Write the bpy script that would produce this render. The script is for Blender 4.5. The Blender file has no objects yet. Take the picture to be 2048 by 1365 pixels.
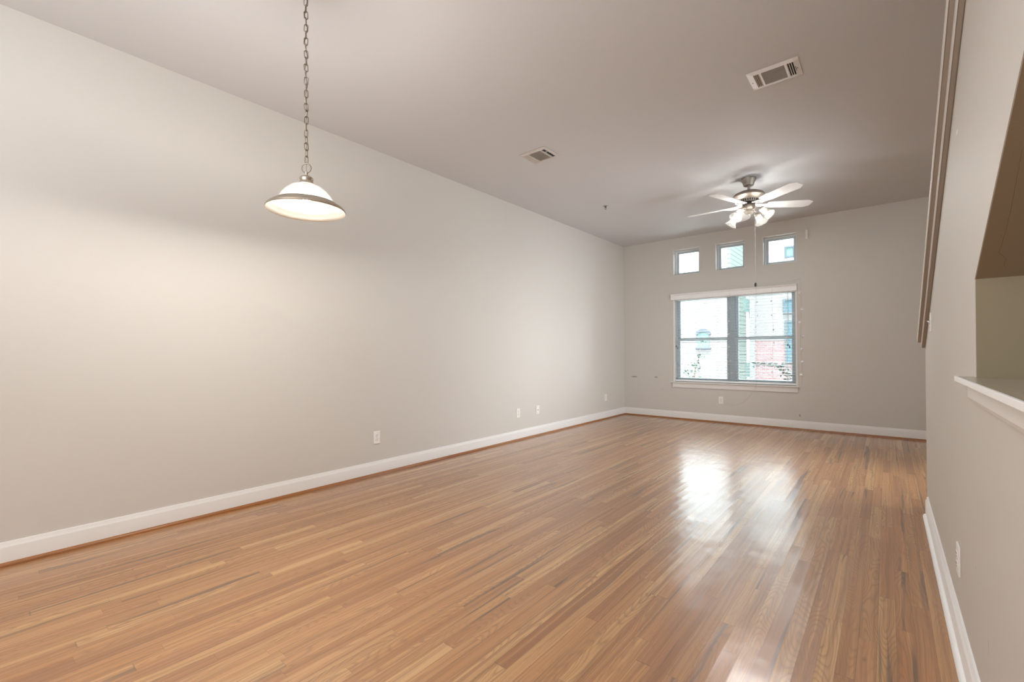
import bpy, bmesh, math, random
from mathutils import Vector, Matrix
random.seed(7)
PI = math.pi
S = bpy.context.scene
COL = S.collection

# ------------------------------------------------------------------ camera, world, lights, exposure
DZ = 0.013                      # floor is z = 0
H = 1.1341 + DZ                 # camera height
CE = 3.05 + DZ                  # ceiling
XL, YF, XR = -3.696, 7.675, 0.2126
cam = bpy.data.cameras.new('camera')
co = bpy.data.objects.new('camera', cam)
COL.objects.link(co)
cam.sensor_width = 36.0
cam.lens = 900.648 / 2048 * 36.0
cam.shift_x = 2.107 / 2048
cam.shift_y = 16.649 / 2048
cam.clip_start = 0.02
rt = Vector((0.7679, 0.6406, -0.0058)); up = Vector((0.0083, -0.001, 1.0)); fw = Vector((-0.6405, 0.7679, 0.0061))
rt.normalize(); fw = (fw - rt * fw.dot(rt)).normalized(); up = rt.cross(fw)
co.matrix_world = Matrix(((rt.x, up.x, -fw.x, 0), (rt.y, up.y, -fw.y, 0), (rt.z, up.z, -fw.z, H), (0, 0, 0, 1)))
S.camera = co

S.view_settings.view_transform = 'Standard'
S.view_settings.look = 'None'
S.view_settings.gamma = 1.0
S.view_settings.use_curve_mapping = False
S.view_settings.exposure = 2.25
S.cycles.use_adaptive_sampling = False
S.cycles.max_bounces = 10
S.cycles.diffuse_bounces = 6
S.cycles.glossy_bounces = 4
S.cycles.transmission_bounces = 6
S.cycles.transparent_max_bounces = 12
S.cycles.sample_clamp_indirect = 1.2
S.cycles.caustics_reflective = False
S.cycles.caustics_refractive = False
try:
    S.cycles.use_denoising = True
    S.cycles.denoiser = 'OPENIMAGEDENOISE'
except Exception:
    pass

w = bpy.data.worlds.new('overcast_sky'); S.world = w; w.use_nodes = True
bg = w.node_tree.nodes['Background']
bg.inputs[0].default_value = (0.80, 0.92, 1.0, 1)
bg.inputs[1].default_value = 3.6

def lamp(name, kind, loc, power, color, rot=(0, 0, 0), size=0.1, size_y=None):
    l = bpy.data.lights.new(name, kind); l.energy = power; l.color = color
    if kind == 'AREA':
        l.size = size
        if size_y: l.shape = 'RECTANGLE'; l.size_y = size_y
    elif kind == 'SUN': l.angle = size
    else: l.shadow_soft_size = size
    o = bpy.data.objects.new(name, l); COL.objects.link(o); o.location = loc; o.rotation_euler = rot
    return o
# high sun from behind the house: lights the paved yard and grazes the facades across it
lamp('sun', 'SUN', (0, -10, 20), 6.1, (1.0, 0.97, 0.93), (math.radians(18), 0, math.radians(14)), 0.02)
# window portals guide the sky light indoors
for px_, pz_, sx_, sz_ in ((-1.893, 1.34, 1.75, 1.42), (-2.57, 2.65, 0.43, 0.43), (-1.89, 2.65, 0.43, 0.43), (-1.21, 2.65, 0.43, 0.43)):
    o = lamp('window_portal', 'AREA', (px_, YF + 0.18, pz_), 1, (1, 1, 1), (math.radians(-90), 0, 0), sx_, sz_); o.data.cycles.is_portal = True
# unseen cool fill added round the right corner to lift the left wall
o = lamp('right_fill', 'AREA', (1.22, 5.2, 1.05), 9.5, (0.90, 0.95, 1.0), (0, math.radians(90), 0), 1.8, 1.3); o.data.spread = math.radians(95)
# two fill lights added behind the camera to lift walls and ceiling
lamp('rear_down_fill', 'AREA', (-1.4, -1.5, CE - 0.02), 9, (0.97, 0.98, 1.0), (0, 0, 0), 2.4, 2.0)
lamp('rear_up_fill', 'AREA', (-1.0, -1.9, 2.1), 27, (0.90, 0.95, 1.0), (math.radians(150), 0, 0), 2.0, 1.4)

# ------------------------------------------------------------------ mesh helpers
def finish(name, bm, mat, parent=None, smooth=False, recalc=True, loc=None):
    if recalc: bmesh.ops.recalc_face_normals(bm, faces=bm.faces)
    me = bpy.data.meshes.new(name); bm.to_mesh(me); bm.free()
    if smooth:
        me.polygons.foreach_set('use_smooth', [True] * len(me.polygons))
        try: me.set_sharp_from_angle(angle=math.radians(40))
        except Exception: pass
    me.materials.append(mat)
    o = bpy.data.objects.new(name, me); COL.objects.link(o)
    if parent: o.parent = parent
    if loc is not None: o.location = loc
    return o
def empty(name, loc, rz=0):
    o = bpy.data.objects.new(name, None); o.empty_display_size = 0.1
    COL.objects.link(o); o.location = loc; o.rotation_euler = (0, 0, rz); return o
def tag(o, label, cat, group=None, kind=None):
    o['label'] = label; o['category'] = cat
    if group: o['group'] = group
    if kind: o['kind'] = kind
    return o
def hexa(bm, v):
    vs = [bm.verts.new(p) for p in v]
    for f in ((0, 3, 2, 1), (4, 5, 6, 7), (0, 1, 5, 4), (1, 2, 6, 5), (2, 3, 7, 6), (3, 0, 4, 7)):
        bm.faces.new([vs[i] for i in f])
    return vs
def box(bm, a, b, mtx=None):
    x0, y0, z0 = a; x1, y1, z1 = b
    v = [(x0, y0, z0), (x1, y0, z0), (x1, y1, z0), (x0, y1, z0), (x0, y0, z1), (x1, y0, z1), (x1, y1, z1), (x0, y1, z1)]
    if mtx: v = [mtx @ Vector(p) for p in v]
    return hexa(bm, v)
def bbox(bm, a, b, bev=0.002, seg=1, mtx=None):
    t = bmesh.new(); box(t, a, b)
    bmesh.ops.bevel(t, geom=t.edges[:], offset=bev, segments=seg, profile=0.6, affect='EDGES')
    if mtx: bmesh.ops.transform(t, matrix=mtx, verts=t.verts)
    join(bm, t)
def join(bm, t):
    me = bpy.data.meshes.new('tmp'); t.to_mesh(me); t.free(); bm.from_mesh(me); bpy.data.meshes.remove(me)
def lathe(bm, prof, n=32, mtx=None):
    rings = []
    for r, z in prof:
        if r < 1e-6:
            p = Vector((0, 0, z)); rings.append([bm.verts.new(mtx @ p if mtx else p)])
        else:
            ring = []
            for i in range(n):
                p = Vector((r * math.cos(2 * PI * i / n), r * math.sin(2 * PI * i / n), z))
                ring.append(bm.verts.new(mtx @ p if mtx else p))
            rings.append(ring)
    for a, b in zip(rings, rings[1:]):
        if len(a) == 1 and len(b) == 1: continue
        for i in range(n):
            j = (i + 1) % n
            if len(a) == 1: bm.faces.new((a[0], b[i], b[j]))
            elif len(b) == 1: bm.faces.new((a[i], b[0], a[j]))
            else: bm.faces.new((a[i], b[i], b[j], a[j]))
def tube(bm, pts, r, n=8, closed=False, ry=None):
    pts = [Vector(p) for p in pts]; m = len(pts); rings = []
    prev = None
    for i, p in enumerate(pts):
        if closed: d = (pts[(i + 1) % m] - pts[i - 1]).normalized()
        else: d = (pts[min(i + 1, m - 1)] - pts[max(i - 1, 0)]).normalized()
        if prev is None:
            ref = Vector((0, 0, 1)) if abs(d.z) < 0.9 else Vector((1, 0, 0))
            a = d.cross(ref).normalized()
        else:
            a = (prev - d * prev.dot(d)).normalized()
        prev = a; b = d.cross(a)
        rr = r[i] if isinstance(r, (list, tuple)) else r
        rings.append([bm.verts.new(p + a * rr * math.cos(2 * PI * k / n) + b * (ry or rr) * math.sin(2 * PI * k / n)) for k in range(n)])
    for i in range(m if closed else m - 1):
        A, B = rings[i], rings[(i + 1) % m]
        for k in range(n): bm.faces.new((A[k], A[(k + 1) % n], B[(k + 1) % n], B[k]))
    if not closed:
        bm.faces.new(rings[0][::-1]); bm.faces.new(rings[-1])
def prism(bm, poly, axis, a, b):
    """poly of 2-D points; extruded along axis 0/1/2 from a to b (other two axes in order)"""
    def P(q, t):
        if axis == 0: return (t, q[0], q[1])
        if axis == 1: return (q[0], t, q[1])
        return (q[0], q[1], t)
    A = [bm.verts.new(P(q, a)) for q in poly]; B = [bm.verts.new(P(q, b)) for q in poly]
    n = len(poly)
    bm.faces.new(A); bm.faces.new(B[::-1])
    for i in range(n): bm.faces.new((A[i], A[(i + 1) % n], B[(i + 1) % n], B[i]))
def slab_with_holes(bm, us, vs, holes, t0, t1, axis):
    """a plate in the (u, v) plane with rectangular holes, thickness t0..t1 along axis; reveals closed"""
    U = sorted(set(us + [h[0] for h in holes] + [h[1] for h in holes])); V = sorted(set(vs + [h[2] for h in holes] + [h[3] for h in holes]))
    def solid(i, j):
        if i < 0 or j < 0 or i >= len(U) - 1 or j >= len(V) - 1: return False
        cu, cv = (U[i] + U[i + 1]) / 2, (V[j] + V[j + 1]) / 2
        return not any(h[0] < cu < h[1] and h[2] < cv < h[3] for h in holes)
    cache = {}
    def vert(i, j, t):
        k = (i, j, t)
        if k not in cache:
            q = (U[i], V[j]); tt = t1 if t else t0
            cache[k] = bm.verts.new((q[0], tt, q[1]) if axis == 1 else (tt, q[0], q[1]) if axis == 0 else (q[0], q[1], tt))
        return cache[k]
    for i in range(len(U) - 1):
        for j in range(len(V) - 1):
            if not solid(i, j): continue
            for t in (0, 1): bm.faces.new([vert(a, b, t) for a, b in ((i, j), (i + 1, j), (i + 1, j + 1), (i, j + 1))])
            for di, dj, e in ((-1, 0, ((i, j), (i, j + 1))), (1, 0, ((i + 1, j), (i + 1, j + 1))), (0, -1, ((i, j), (i + 1, j))), (0, 1, ((i, j + 1), (i + 1, j + 1)))):
                if not solid(i + di, j + dj):
                    bm.faces.new([vert(*e[0], 0), vert(*e[1], 0), vert(*e[1], 1), vert(*e[0], 1)])

# ------------------------------------------------------------------ materials
def principled(name, color, rough=0.5, metal=0.0, spec=0.5, emit=None, estr=0.0):
    m = bpy.data.materials.new(name); m.use_nodes = True
    b = m.node_tree.nodes['Principled BSDF']
    b.inputs['Base Color'].default_value = (*color, 1); b.inputs['Roughness'].default_value = rough
    b.inputs['Metallic'].default_value = metal; b.inputs['Specular IOR Level'].default_value = spec
    if emit: b.inputs['Emission Color'].default_value = (*emit, 1); b.inputs['Emission Strength'].default_value = estr
    return m
class NT:
    def __init__(s, m): s.t = m.node_tree; s.b = s.t.nodes['Principled BSDF']
    def n(s, kind, **kw):
        x = s.t.nodes.new(kind)
        for k, v in kw.items(): setattr(x, k, v)
        return x
    def l(s, a, b): s.t.links.new(a, b)
    def math(s, op, a, b=None, c=None):
        x = s.n('ShaderNodeMath', operation=op)
        for i, v in enumerate((a, b, c)):
            if v is None: continue
            if hasattr(v, 'is_linked'): s.l(v, x.inputs[i])
            else: x.inputs[i].default_value = v
        return x.outputs[0]
    def mix(s, fac, a, b, blend='MIX'):
        x = s.n('ShaderNodeMix', data_type='RGBA', blend_type=blend)
        for i, v in ((0, fac), (6, a), (7, b)):
            if hasattr(v, 'is_linked'): s.l(v, x.inputs[i])
            elif isinstance(v, (tuple, list)): x.inputs[i].default_value = (*v, 1)
            else: x.inputs[i].default_value = v
        return x.outputs[2]
    def bump(s, height, strength=0.1, dist=0.002, normal=None):
        x = s.n('ShaderNodeBump'); x.inputs['Strength'].default_value = strength; x.inputs['Distance'].default_value = dist
        s.l(height, x.inputs['Height'])
        if normal: s.l(normal, x.inputs['Normal'])
        return x.outputs[0]
    def noise(s, vec, scale, detail=2, rough=0.5):
        x = s.n('ShaderNodeTexNoise'); x.inputs['Scale'].default_value = scale; x.inputs['Detail'].default_value = detail
        x.inputs['Roughness'].default_value = rough
        if vec is not None: s.l(vec, x.inputs['Vector'])
        return x.outputs['Fac']
    def ramp(s, fac, stops):
        x = s.n('ShaderNodeValToRGB'); e = x.color_ramp.elements
        while len(e) < len(stops): e.new(0.5)
        for i, (p, c) in enumerate(stops): e[i].position = p; e[i].color = (*c, 1) if isinstance(c, (tuple, list)) else (c, c, c, 1)
        s.l(fac, x.inputs[0]); return x.outputs[0]
    def pos(s):
        return s.n('ShaderNodeNewGeometry').outputs['Position']

def paint(name, color, rough=0.6, tex=220.0, strength=0.12, marks=()):
    m = principled(name, color, rough, spec=0.3); k = NT(m); p = k.pos()
    h = k.noise(p, tex, 3, 0.55)
    k.l(k.bump(h, strength, 0.0015), k.b.inputs['Normal'])
    tone = k.noise(p, 1.7, 3, 0.6)
    c = k.mix(k.math('MULTIPLY', tone, 0.12), color, tuple(v * 0.86 for v in color))
    for (cx, cy, cz, sx, sy, sz, mc, amt) in marks:         # scuffs with a shape of their own
        sub = k.n('ShaderNodeVectorMath', operation='SUBTRACT'); k.l(p, sub.inputs[0]); sub.inputs[1].default_value = (cx, cy, cz)
        dv = k.n('ShaderNodeVectorMath', operation='DIVIDE'); k.l(sub.outputs[0], dv.inputs[0]); dv.inputs[1].default_value = (sx, sy, sz)
        ln = k.n('ShaderNodeVectorMath', operation='LENGTH'); k.l(dv.outputs[0], ln.inputs[0])
        wob = k.math('ADD', ln.outputs['Value'], k.math('MULTIPLY', k.math('SUBTRACT', k.noise(p, 60, 2), 0.5), 1.2))
        f = k.n('ShaderNodeMapRange'); f.inputs[1].default_value = 1.0; f.inputs[2].default_value = 0.4; f.inputs[3].default_value = 0; f.inputs[4].default_value = amt
        k.l(wob, f.inputs[0])
        c = k.mix(f.outputs[0], c, mc)
    k.l(c, k.b.inputs['Base Color'])
    return m
BEIGE = (0.605, 0.582, 0.538)
M_wall = paint('beige_wall_paint', BEIGE)
M_wall_far = paint('beige_wall_paint_scuffed', BEIGE, marks=[
    (-3.50, YF, 0.676 + DZ, 0.075, 0.3, 0.014, (0.18, 0.14, 0.10), 0.75), (-3.10, YF, 0.680 + DZ, 0.045, 0.3, 0.02, (0.22, 0.18, 0.13), 0.6),
    (-0.97, YF, 0.195 + DZ, 0.012, 0.3, 0.022, (0.2, 0.17, 0.13), 0.7), (-2.99, YF, 0.49, 0.012, 0.3, 0.012, (0.3, 0.27, 0.22), 0.5)])
M_wall_right = paint('beige_wall_paint_chipped', BEIGE, marks=[
    (XR, 2.405, 1.962 + DZ, 0.2, 0.03, 0.010, (0.9, 0.88, 0.84), 0.9), (XR, 1.83, 0.31, 0.2, 0.005, 0.03, (0.3, 0.27, 0.24), 0.5), (XR, 2.05, 0.45, 0.2, 0.012, 0.006, (0.3, 0.27, 0.22), 0.4)])
M_ceiling = paint('ceiling_paint', (0.655, 0.665, 0.68), 0.7, 160, 0.10)
M_soffit = paint('soffit_texture', (0.33, 0.262, 0.18), 0.6, 120, 0.5)  # shade under the stair is put into this brown
M_alcove_shaded = paint('alcove_paint_shaded', (0.285, 0.232, 0.15))  # wall paint darkened, the alcove's shade put into the colour
M_trim_shaded = paint('trim_paint_shaded', (0.34, 0.295, 0.245), 0.5)  # white trim darkened, shade of the undersides put into the colour
M_trim = paint('white_trim_paint', (0.76, 0.745, 0.72), 0.38, 90, 0.03)
M_rough_trim = paint('white_trim_paint_brushed', (0.88, 0.885, 0.88), 0.4, 70, 0.3)
M_ledge = principled('ledge_shaded_gloss', (0.36, 0.31, 0.235), 0.22)  # dimness of the ledge top put into its colour
M_plate = principled('white_plastic', (0.80, 0.79, 0.76), 0.35)
M_slot = principled('dark_slot', (0.02, 0.02, 0.02), 0.7)
M_vinyl = principled('window_vinyl', (0.50, 0.58, 0.62), 0.4)
M_vwhite = principled('window_vinyl_white', (0.80, 0.83, 0.85), 0.35)
M_blind = principled('blind_white', (0.84, 0.84, 0.84), 0.4)
M_slat = principled('blind_slat', (0.62, 0.64, 0.66), 0.4)
M_cord = principled('cord_grey', (0.55, 0.53, 0.50), 0.6)
M_black = principled('black_plastic', (0.012, 0.012, 0.012), 0.4)
M_ventw = principled('vent_white_enamel', (0.85, 0.86, 0.87), 0.35)
M_ventb = principled('vent_painted', (0.64, 0.61, 0.57), 0.5)
M_louver = principled('vent_louver', (0.55, 0.50, 0.44), 0.5)
M_screw = principled('screw_steel', (0.35, 0.36, 0.38), 0.35, 0.8)

def metal(name, color, rough):
    m = principled(name, color, rough, 1.0); k = NT(m); p = k.pos()
    k.l(k.math('ADD', k.math('MULTIPLY', k.noise(p, 300, 2), 0.12), rough - 0.06), k.b.inputs['Roughness']); return m
M_nickel = metal('brushed_nickel', (0.50, 0.44, 0.36), 0.33)
M_pewter = metal('pewter_metal', (0.40, 0.36, 0.31), 0.55)
M_chain = metal('antique_chain_metal', (0.27, 0.225, 0.175), 0.42)
M_blade = paint('fan_blade_white', (0.82, 0.82, 0.81), 0.35, 40, 0.02)

def glow_glass(name, color, transp, estr, ecol):
    """frosted lamp glass: diffuse + translucent + a little straight-through light"""
    m = bpy.data.materials.new(name); m.use_nodes = True; t = m.node_tree; t.nodes.clear()
    out = t.nodes.new('ShaderNodeOutputMaterial')
    d = t.nodes.new('ShaderNodeBsdfDiffuse'); tr = t.nodes.new('ShaderNodeBsdfTranslucent'); g = t.nodes.new('ShaderNodeBsdfGlossy'); tp = t.nodes.new('ShaderNodeBsdfTransparent')
    for x in (d, tr): x.inputs[0].default_value = (*color, 1)
    g.inputs['Roughness'].default_value = 0.12
    m1 = t.nodes.new('ShaderNodeMixShader'); m1.inputs[0].default_value = 0.5
    m2 = t.nodes.new('ShaderNodeMixShader'); m2.inputs[0].default_value = 0.06
    m3 = t.nodes.new('ShaderNodeMixShader'); m3.inputs[0].default_value = transp
    L = t.links.new
    L(d.outputs[0], m1.inputs[1]); L(tr.outputs[0], m1.inputs[2]); L(m1.outputs[0], m2.inputs[1]); L(g.outputs[0], m2.inputs[2])
    L(m2.outputs[0], m3.inputs[1]); L(tp.outputs[0], m3.inputs[2])
    L(m3.outputs[0], out.inputs[0])
    return m
M_shade = glow_glass('frosted_pendant_glass', (0.10, 0.096, 0.09), 0.80, 0.25, (1, 0.95, 0.86))
M_bell = glow_glass('frosted_bell_glass', (0.17, 0.165, 0.155), 0.42, 0.3, (1, 0.92, 0.82))
def emitter(name, col, strength):
    m = bpy.data.materials.new(name); m.use_nodes = True; t = m.node_tree; t.nodes.clear()
    e = t.nodes.new('ShaderNodeEmission'); e.inputs[0].default_value = (*col, 1); e.inputs[1].default_value = strength
    o = t.nodes.new('ShaderNodeOutputMaterial'); t.links.new(e.outputs[0], o.inputs[0]); return m
M_bulb = emitter('lit_bulb', (1.0, 0.93, 0.80), 9.0)

def glass_mat():
    m = bpy.data.materials.new('window_glass'); m.use_nodes = True; t = m.node_tree; t.nodes.clear()
    o = t.nodes.new('ShaderNodeOutputMaterial'); tp = t.nodes.new('ShaderNodeBsdfTransparent'); g = t.nodes.new('ShaderNodeBsdfGlossy')
    tp.inputs[0].default_value = (0.93, 0.96, 0.955, 1); g.inputs['Roughness'].default_value = 0.0
    f = t.nodes.new('ShaderNodeFresnel'); f.inputs[0].default_value = 1.45; mx = t.nodes.new('ShaderNodeMixShader')
    t.links.new(f.outputs[0], mx.inputs[0]); t.links.new(tp.outputs[0], mx.inputs[1]); t.links.new(g.outputs[0], mx.inputs[2]); t.links.new(mx.outputs[0], o.inputs[0])
    return m
M_glass = glass_mat()

def oak_floor():
    m = principled('oak_strip_floor', (0.4, 0.22, 0.11), 0.25); k = NT(m)
    p = k.pos(); sx = k.n('ShaderNodeSeparateXYZ'); k.l(p, sx.inputs[0]); X, Y = sx.outputs[0], sx.outputs[1]
    W = 0.0572
    u = k.math('DIVIDE', k.math('ADD', X, 20.0), W); row = k.math('FLOOR', u); fu = k.math('FRACT', u)
    wr = k.n('ShaderNodeTexWhiteNoise', noise_dimensions='1D'); k.l(row, wr.inputs['W'])
    rs = k.n('ShaderNodeSeparateColor'); k.l(wr.outputs['Color'], rs.inputs[0])
    ln = k.math('ADD', k.math('MULTIPLY', rs.outputs[0], 0.8), 0.7)
    v = k.math('ADD', k.math('DIVIDE', k.math('ADD', Y, 20.0), ln), k.math('MULTIPLY', rs.outputs[1], 13.7))
    # uneven board lengths: warp before flooring
    v = k.math('ADD', v, k.math('MULTIPLY', k.math('SINE', k.math('ADD', k.math('MULTIPLY', v, 2.4), k.math('MULTIPLY', rs.outputs[2], 6.28))), 0.28))
    seg = k.math('FLOOR', v); fv = k.math('FRACT', v)
    cv = k.n('ShaderNodeCombineXYZ'); k.l(row, cv.inputs[0]); k.l(seg, cv.inputs[1])
    wb = k.n('ShaderNodeTexWhiteNoise', noise_dimensions='3D'); k.l(cv.outputs[0], wb.inputs['Vector'])
    bs = k.n('ShaderNodeSeparateColor'); k.l(wb.outputs['Color'], bs.inputs[0]); r1, r2, r3 = bs.outputs[0], bs.outputs[1], bs.outputs[2]
    # board space: every board has its own slice of grain
    gx = k.math('ADD', X, k.math('MULTIPLY', r1, 37.0)); gz = k.math('MULTIPLY', r2, 53.0)
    def vec(sx_, sy_):
        c = k.n('ShaderNodeCombineXYZ'); k.l(k.math('MULTIPLY', gx, sx_), c.inputs[0]); k.l(k.math('MULTIPLY', Y, sy_), c.inputs[1]); k.l(gz, c.inputs[2]); return c.outputs[0]
    # a slow sideways wander keeps the grain from running dead straight
    wn = k.noise(vec(3.0, 2.2), 1.0, 2, 0.5); gx = k.math('ADD', gx, k.math('MULTIPLY', wn, 0.030))
    fine = k.noise(vec(135, 1.7), 1.0, 2, 0.6)
    streak = k.noise(vec(48, 0.50), 1.0, 3, 0.55)
    broad = k.noise(vec(15, 0.7), 1.0, 2, 0.5)
    # cathedral grain: contour bands of a stretched noise, on some boards only
    cn = k.noise(vec(10, 1.3), 1.0, 1.2, 0.4)
    rings = k.math('FRACT', k.math('MULTIPLY', cn, 30.0)); rings = k.ramp(rings, [(0.0, 1.0), (0.22, 0.30), (0.5, 0.0), (0.78, 0.1), (1.0, 1.0)])
    rings = k.math('MULTIPLY', rings, k.ramp(r1, [(0.0, 0.3), (0.3, 0.5), (0.5, 1.0), (1.0, 1.0)]))
    mineral = k.ramp(k.noise(vec(27, 0.75), 1.0, 2, 0.45), [(0.0, 0.0), (0.635, 0.0), (0.70, 1.0), (1.0, 1.0)])
    kn = k.noise(vec(12, 5.0), 1.0, 1.0, 0.4); knot = k.ramp(kn, [(0.0, 0.0), (0.80, 0.0), (0.84, 1.0), (1.0, 1.0)])
    base = k.ramp(r3, [(0.0, (0.2734, 0.1093, 0.0339)), (0.10, (0.3479, 0.1514, 0.0504)), (0.30, (0.3969, 0.1854, 0.0646)), (0.62, (0.4372, 0.2156, 0.0783)), (0.84, (0.4914, 0.2644, 0.1021)), (1.0, (0.5549, 0.3245, 0.1352))])
    c = k.mix(k.ramp(r2, [(0.0, 0.0), (0.7, 0.0), (0.85, 0.45), (1, 0.5)]), base, (0.4352, 0.1896, 0.0756))
    c = k.mix(k.ramp(broad, [(0.0, 0.0), (0.45, 0.0), (0.7, 0.55), (1, 0.6)]), c, (0.3903, 0.1528, 0.0368))
    c = k.mix(k.ramp(streak, [(0.0, 0.0), (0.50, 0.0), (0.59, 0.42), (0.69, 0.78), (1, 0.86)]), c, (0.2375, 0.0944, 0.0253))
    c = k.mix(k.ramp(streak, [(0.0, 0.6), (0.28, 0.45), (0.43, 0.0), (1, 0.0)]), c, (0.6963, 0.3952, 0.1553))
    c = k.mix(k.math('MULTIPLY', rings, 0.50), c, (0.22, 0.105, 0.042))
    c = k.mix(k.ramp(fine, [(0.0, 0.0), (0.47, 0.0), (0.70, 0.44), (1, 0.55)]), c, (0.24, 0.115, 0.045))
    c = k.mix(k.math('MULTIPLY', mineral, 0.66), c, (0.085, 0.050, 0.034))
    c = k.mix(k.math('MULTIPLY', knot, 0.75), c, (0.075, 0.038, 0.028))
    # seams
    eu = k.math('MINIMUM', fu, k.math('SUBTRACT', 1.0, fu)); su = k.math('LESS_THAN', eu, 0.012)
    ev = k.math('MULTIPLY', k.math('MINIMUM', fv, k.math('SUBTRACT', 1.0, fv)), ln); sv = k.math('LESS_THAN', ev, 0.0011)
    seam = k.math('MAXIMUM', su, sv)
    c = k.mix(k.math('MULTIPLY', seam, 0.42), c, (0.10, 0.05, 0.025))
    k.l(c, k.b.inputs['Base Color'])
    # worn polyurethane: uneven sheen, slight cupping per board
    sheen = k.noise(p, 2.3, 4, 0.6)
    ro = k.math('ADD', k.math('MULTIPLY', sheen, 0.16), 0.42)
    k.l(k.math('ADD', ro, k.math('MULTIPLY', rings, 0.05)), k.b.inputs['Roughness'])
    k.l(k.math('ADD', k.math('MULTIPLY', sheen, 0.11), 0.155), k.b.inputs['Coat Roughness'])
    k.b.inputs['IOR'].default_value = 1.62; k.b.inputs['Coat Weight'].default_value = 1.0; k.b.inputs['Coat IOR'].default_value = 1.55
    wav = k.noise(p, 5.5, 1.5, 0.45)
    cup = k.math('MULTIPLY', k.math('POWER', k.math('ABSOLUTE', k.math('SUBTRACT', fu, 0.5)), 2.0), 0.6)
    hgt = k.math('ADD', k.math('ADD', k.math('MULTIPLY', wav, 2.0), cup), k.math('ADD', k.math('MULTIPLY', rings, -0.03), k.math('MULTIPLY', seam, -0.25)))
    hgt = k.math('ADD', hgt, k.math('MULTIPLY', r2, 0.12))
    nb = k.bump(hgt, 0.28, 0.006); k.l(nb, k.b.inputs['Normal']); k.l(nb, k.b.inputs['Coat Normal'])
    return m
M_floor = oak_floor()
def stained(name, c1, c2):
    m = principled(name, c1, 0.35); k = NT(m); mp = k.n('ShaderNodeMapping'); k.l(k.pos(), mp.inputs[0]); mp.inputs['Scale'].default_value = (40, 2.5, 60)
    k.l(k.mix(k.noise(mp.outputs[0], 1.0, 4, 0.6), c1, c2), k.b.inputs['Base Color']); return m
M_shoe = stained('stained_oak_shoe', (0.40, 0.16, 0.045), (0.17, 0.065, 0.02))

# ------------------------------------------------------------------ the setting
BK = -3.5; XS = 1.25; T = 0.16
def struct(name, bm, mat, label, cat, smooth=False):
    return tag(finish(name, bm, mat, None, smooth), label, cat, kind='structure')
bm = bmesh.new(); box(bm, (XL - 0.2, BK - 0.2, -0.1), (XS + 0.2, YF + 0.2, 0)); struct('floor', bm, M_floor, 'oak strip floor with orange and tan boards', 'floor')
bm = bmesh.new(); box(bm, (XL - 0.2, BK - 0.2, CE), (XS + 0.2, YF + 0.2, CE + 0.15)); struct('ceiling', bm, M_ceiling, 'flat painted ceiling above the whole room', 'ceiling')
bm = bmesh.new(); box(bm, (XL - 0.2, BK - 0.2, 0), (XL, YF + 0.2, CE)); struct('wall_left', bm, M_wall, 'long bare beige wall on the left', 'wall')
bm = bmesh.new(); box(bm, (XS, BK - 0.2, 0), (XS + 0.2, YF + 0.2, CE)); struct('wall_stairwell', bm, M_wall, 'beige stairwell wall beyond the half wall', 'wall')
bm = bmesh.new(); box(bm, (XL, BK - 0.2, 0), (XS, BK, CE)); struct('wall_back', bm, M_wall, 'beige wall behind the camera', 'wall')
# far wall with its four windows
SM = [(-2.788, -2.352), (-2.107, -1.675), (-1.427, -0.991)]
SZ0, SZ1 = 2.421 + DZ, 2.856 + DZ
BX0, BX1, BZ0, BZ1 = -2.784, -1.003, 0.615 + DZ, 2.060 + DZ
holes = [(a, b, SZ0, SZ1) for a, b in SM] + [(BX0, BX1, BZ0, BZ1)]
bm = bmesh.new(); slab_with_holes(bm, [XL, XS], [0, CE], holes, YF, YF + T, 1)
struct('wall_far', bm, M_wall_far, 'beige far wall with three small windows over a large one', 'wall')

# right wall: knee wall under the stair with a pass-through opening
XB = XR + 0.15; YE = 4.365
SL = 0.512
capz = lambda y: min(CE, 1.145 + DZ + (YE - y) * SL)              # underside of the sloped trim
y_top = YE - (CE - 1.145 - DZ - 0.045) / SL
wz = lambda y: min(CE, capz(y) + 0.045)
OY0, OY1 = -0.5, 2.006; OZ = 1.032 + DZ; OS = 0.547
oz = lambda y: min(2.25, 1.352 + DZ + (OY1 - y) * OS)
y_fl = OY1 - (2.25 - 1.352 - DZ) / OS
bm = bmesh.new()
cuts = sorted({BK, OY0, y_fl, y_top, OY1, YE})
for a, b in zip(cuts, cuts[1:]):
    segs = [((0, 0), (wz(a + 1e-9), wz(b)))]
    if a >= OY0 - 1e-6 and b <= OY1 + 1e-6: segs = [((0, 0), (OZ, OZ)), ((oz(a), oz(b)), (wz(a), wz(b)))]
    for (la, lb), (ha, hb) in segs:
        hexa(bm, [(XR, a, la), (XB, a, la), (XB, b, lb), (XR, b, lb), (XR, a, ha), (XB, a, ha), (XB, b, hb), (XR, b, hb)])
wr = struct('wall_right', bm, M_wall_right, 'beige half wall under the stair with a sloped top and opening', 'wall')
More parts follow.
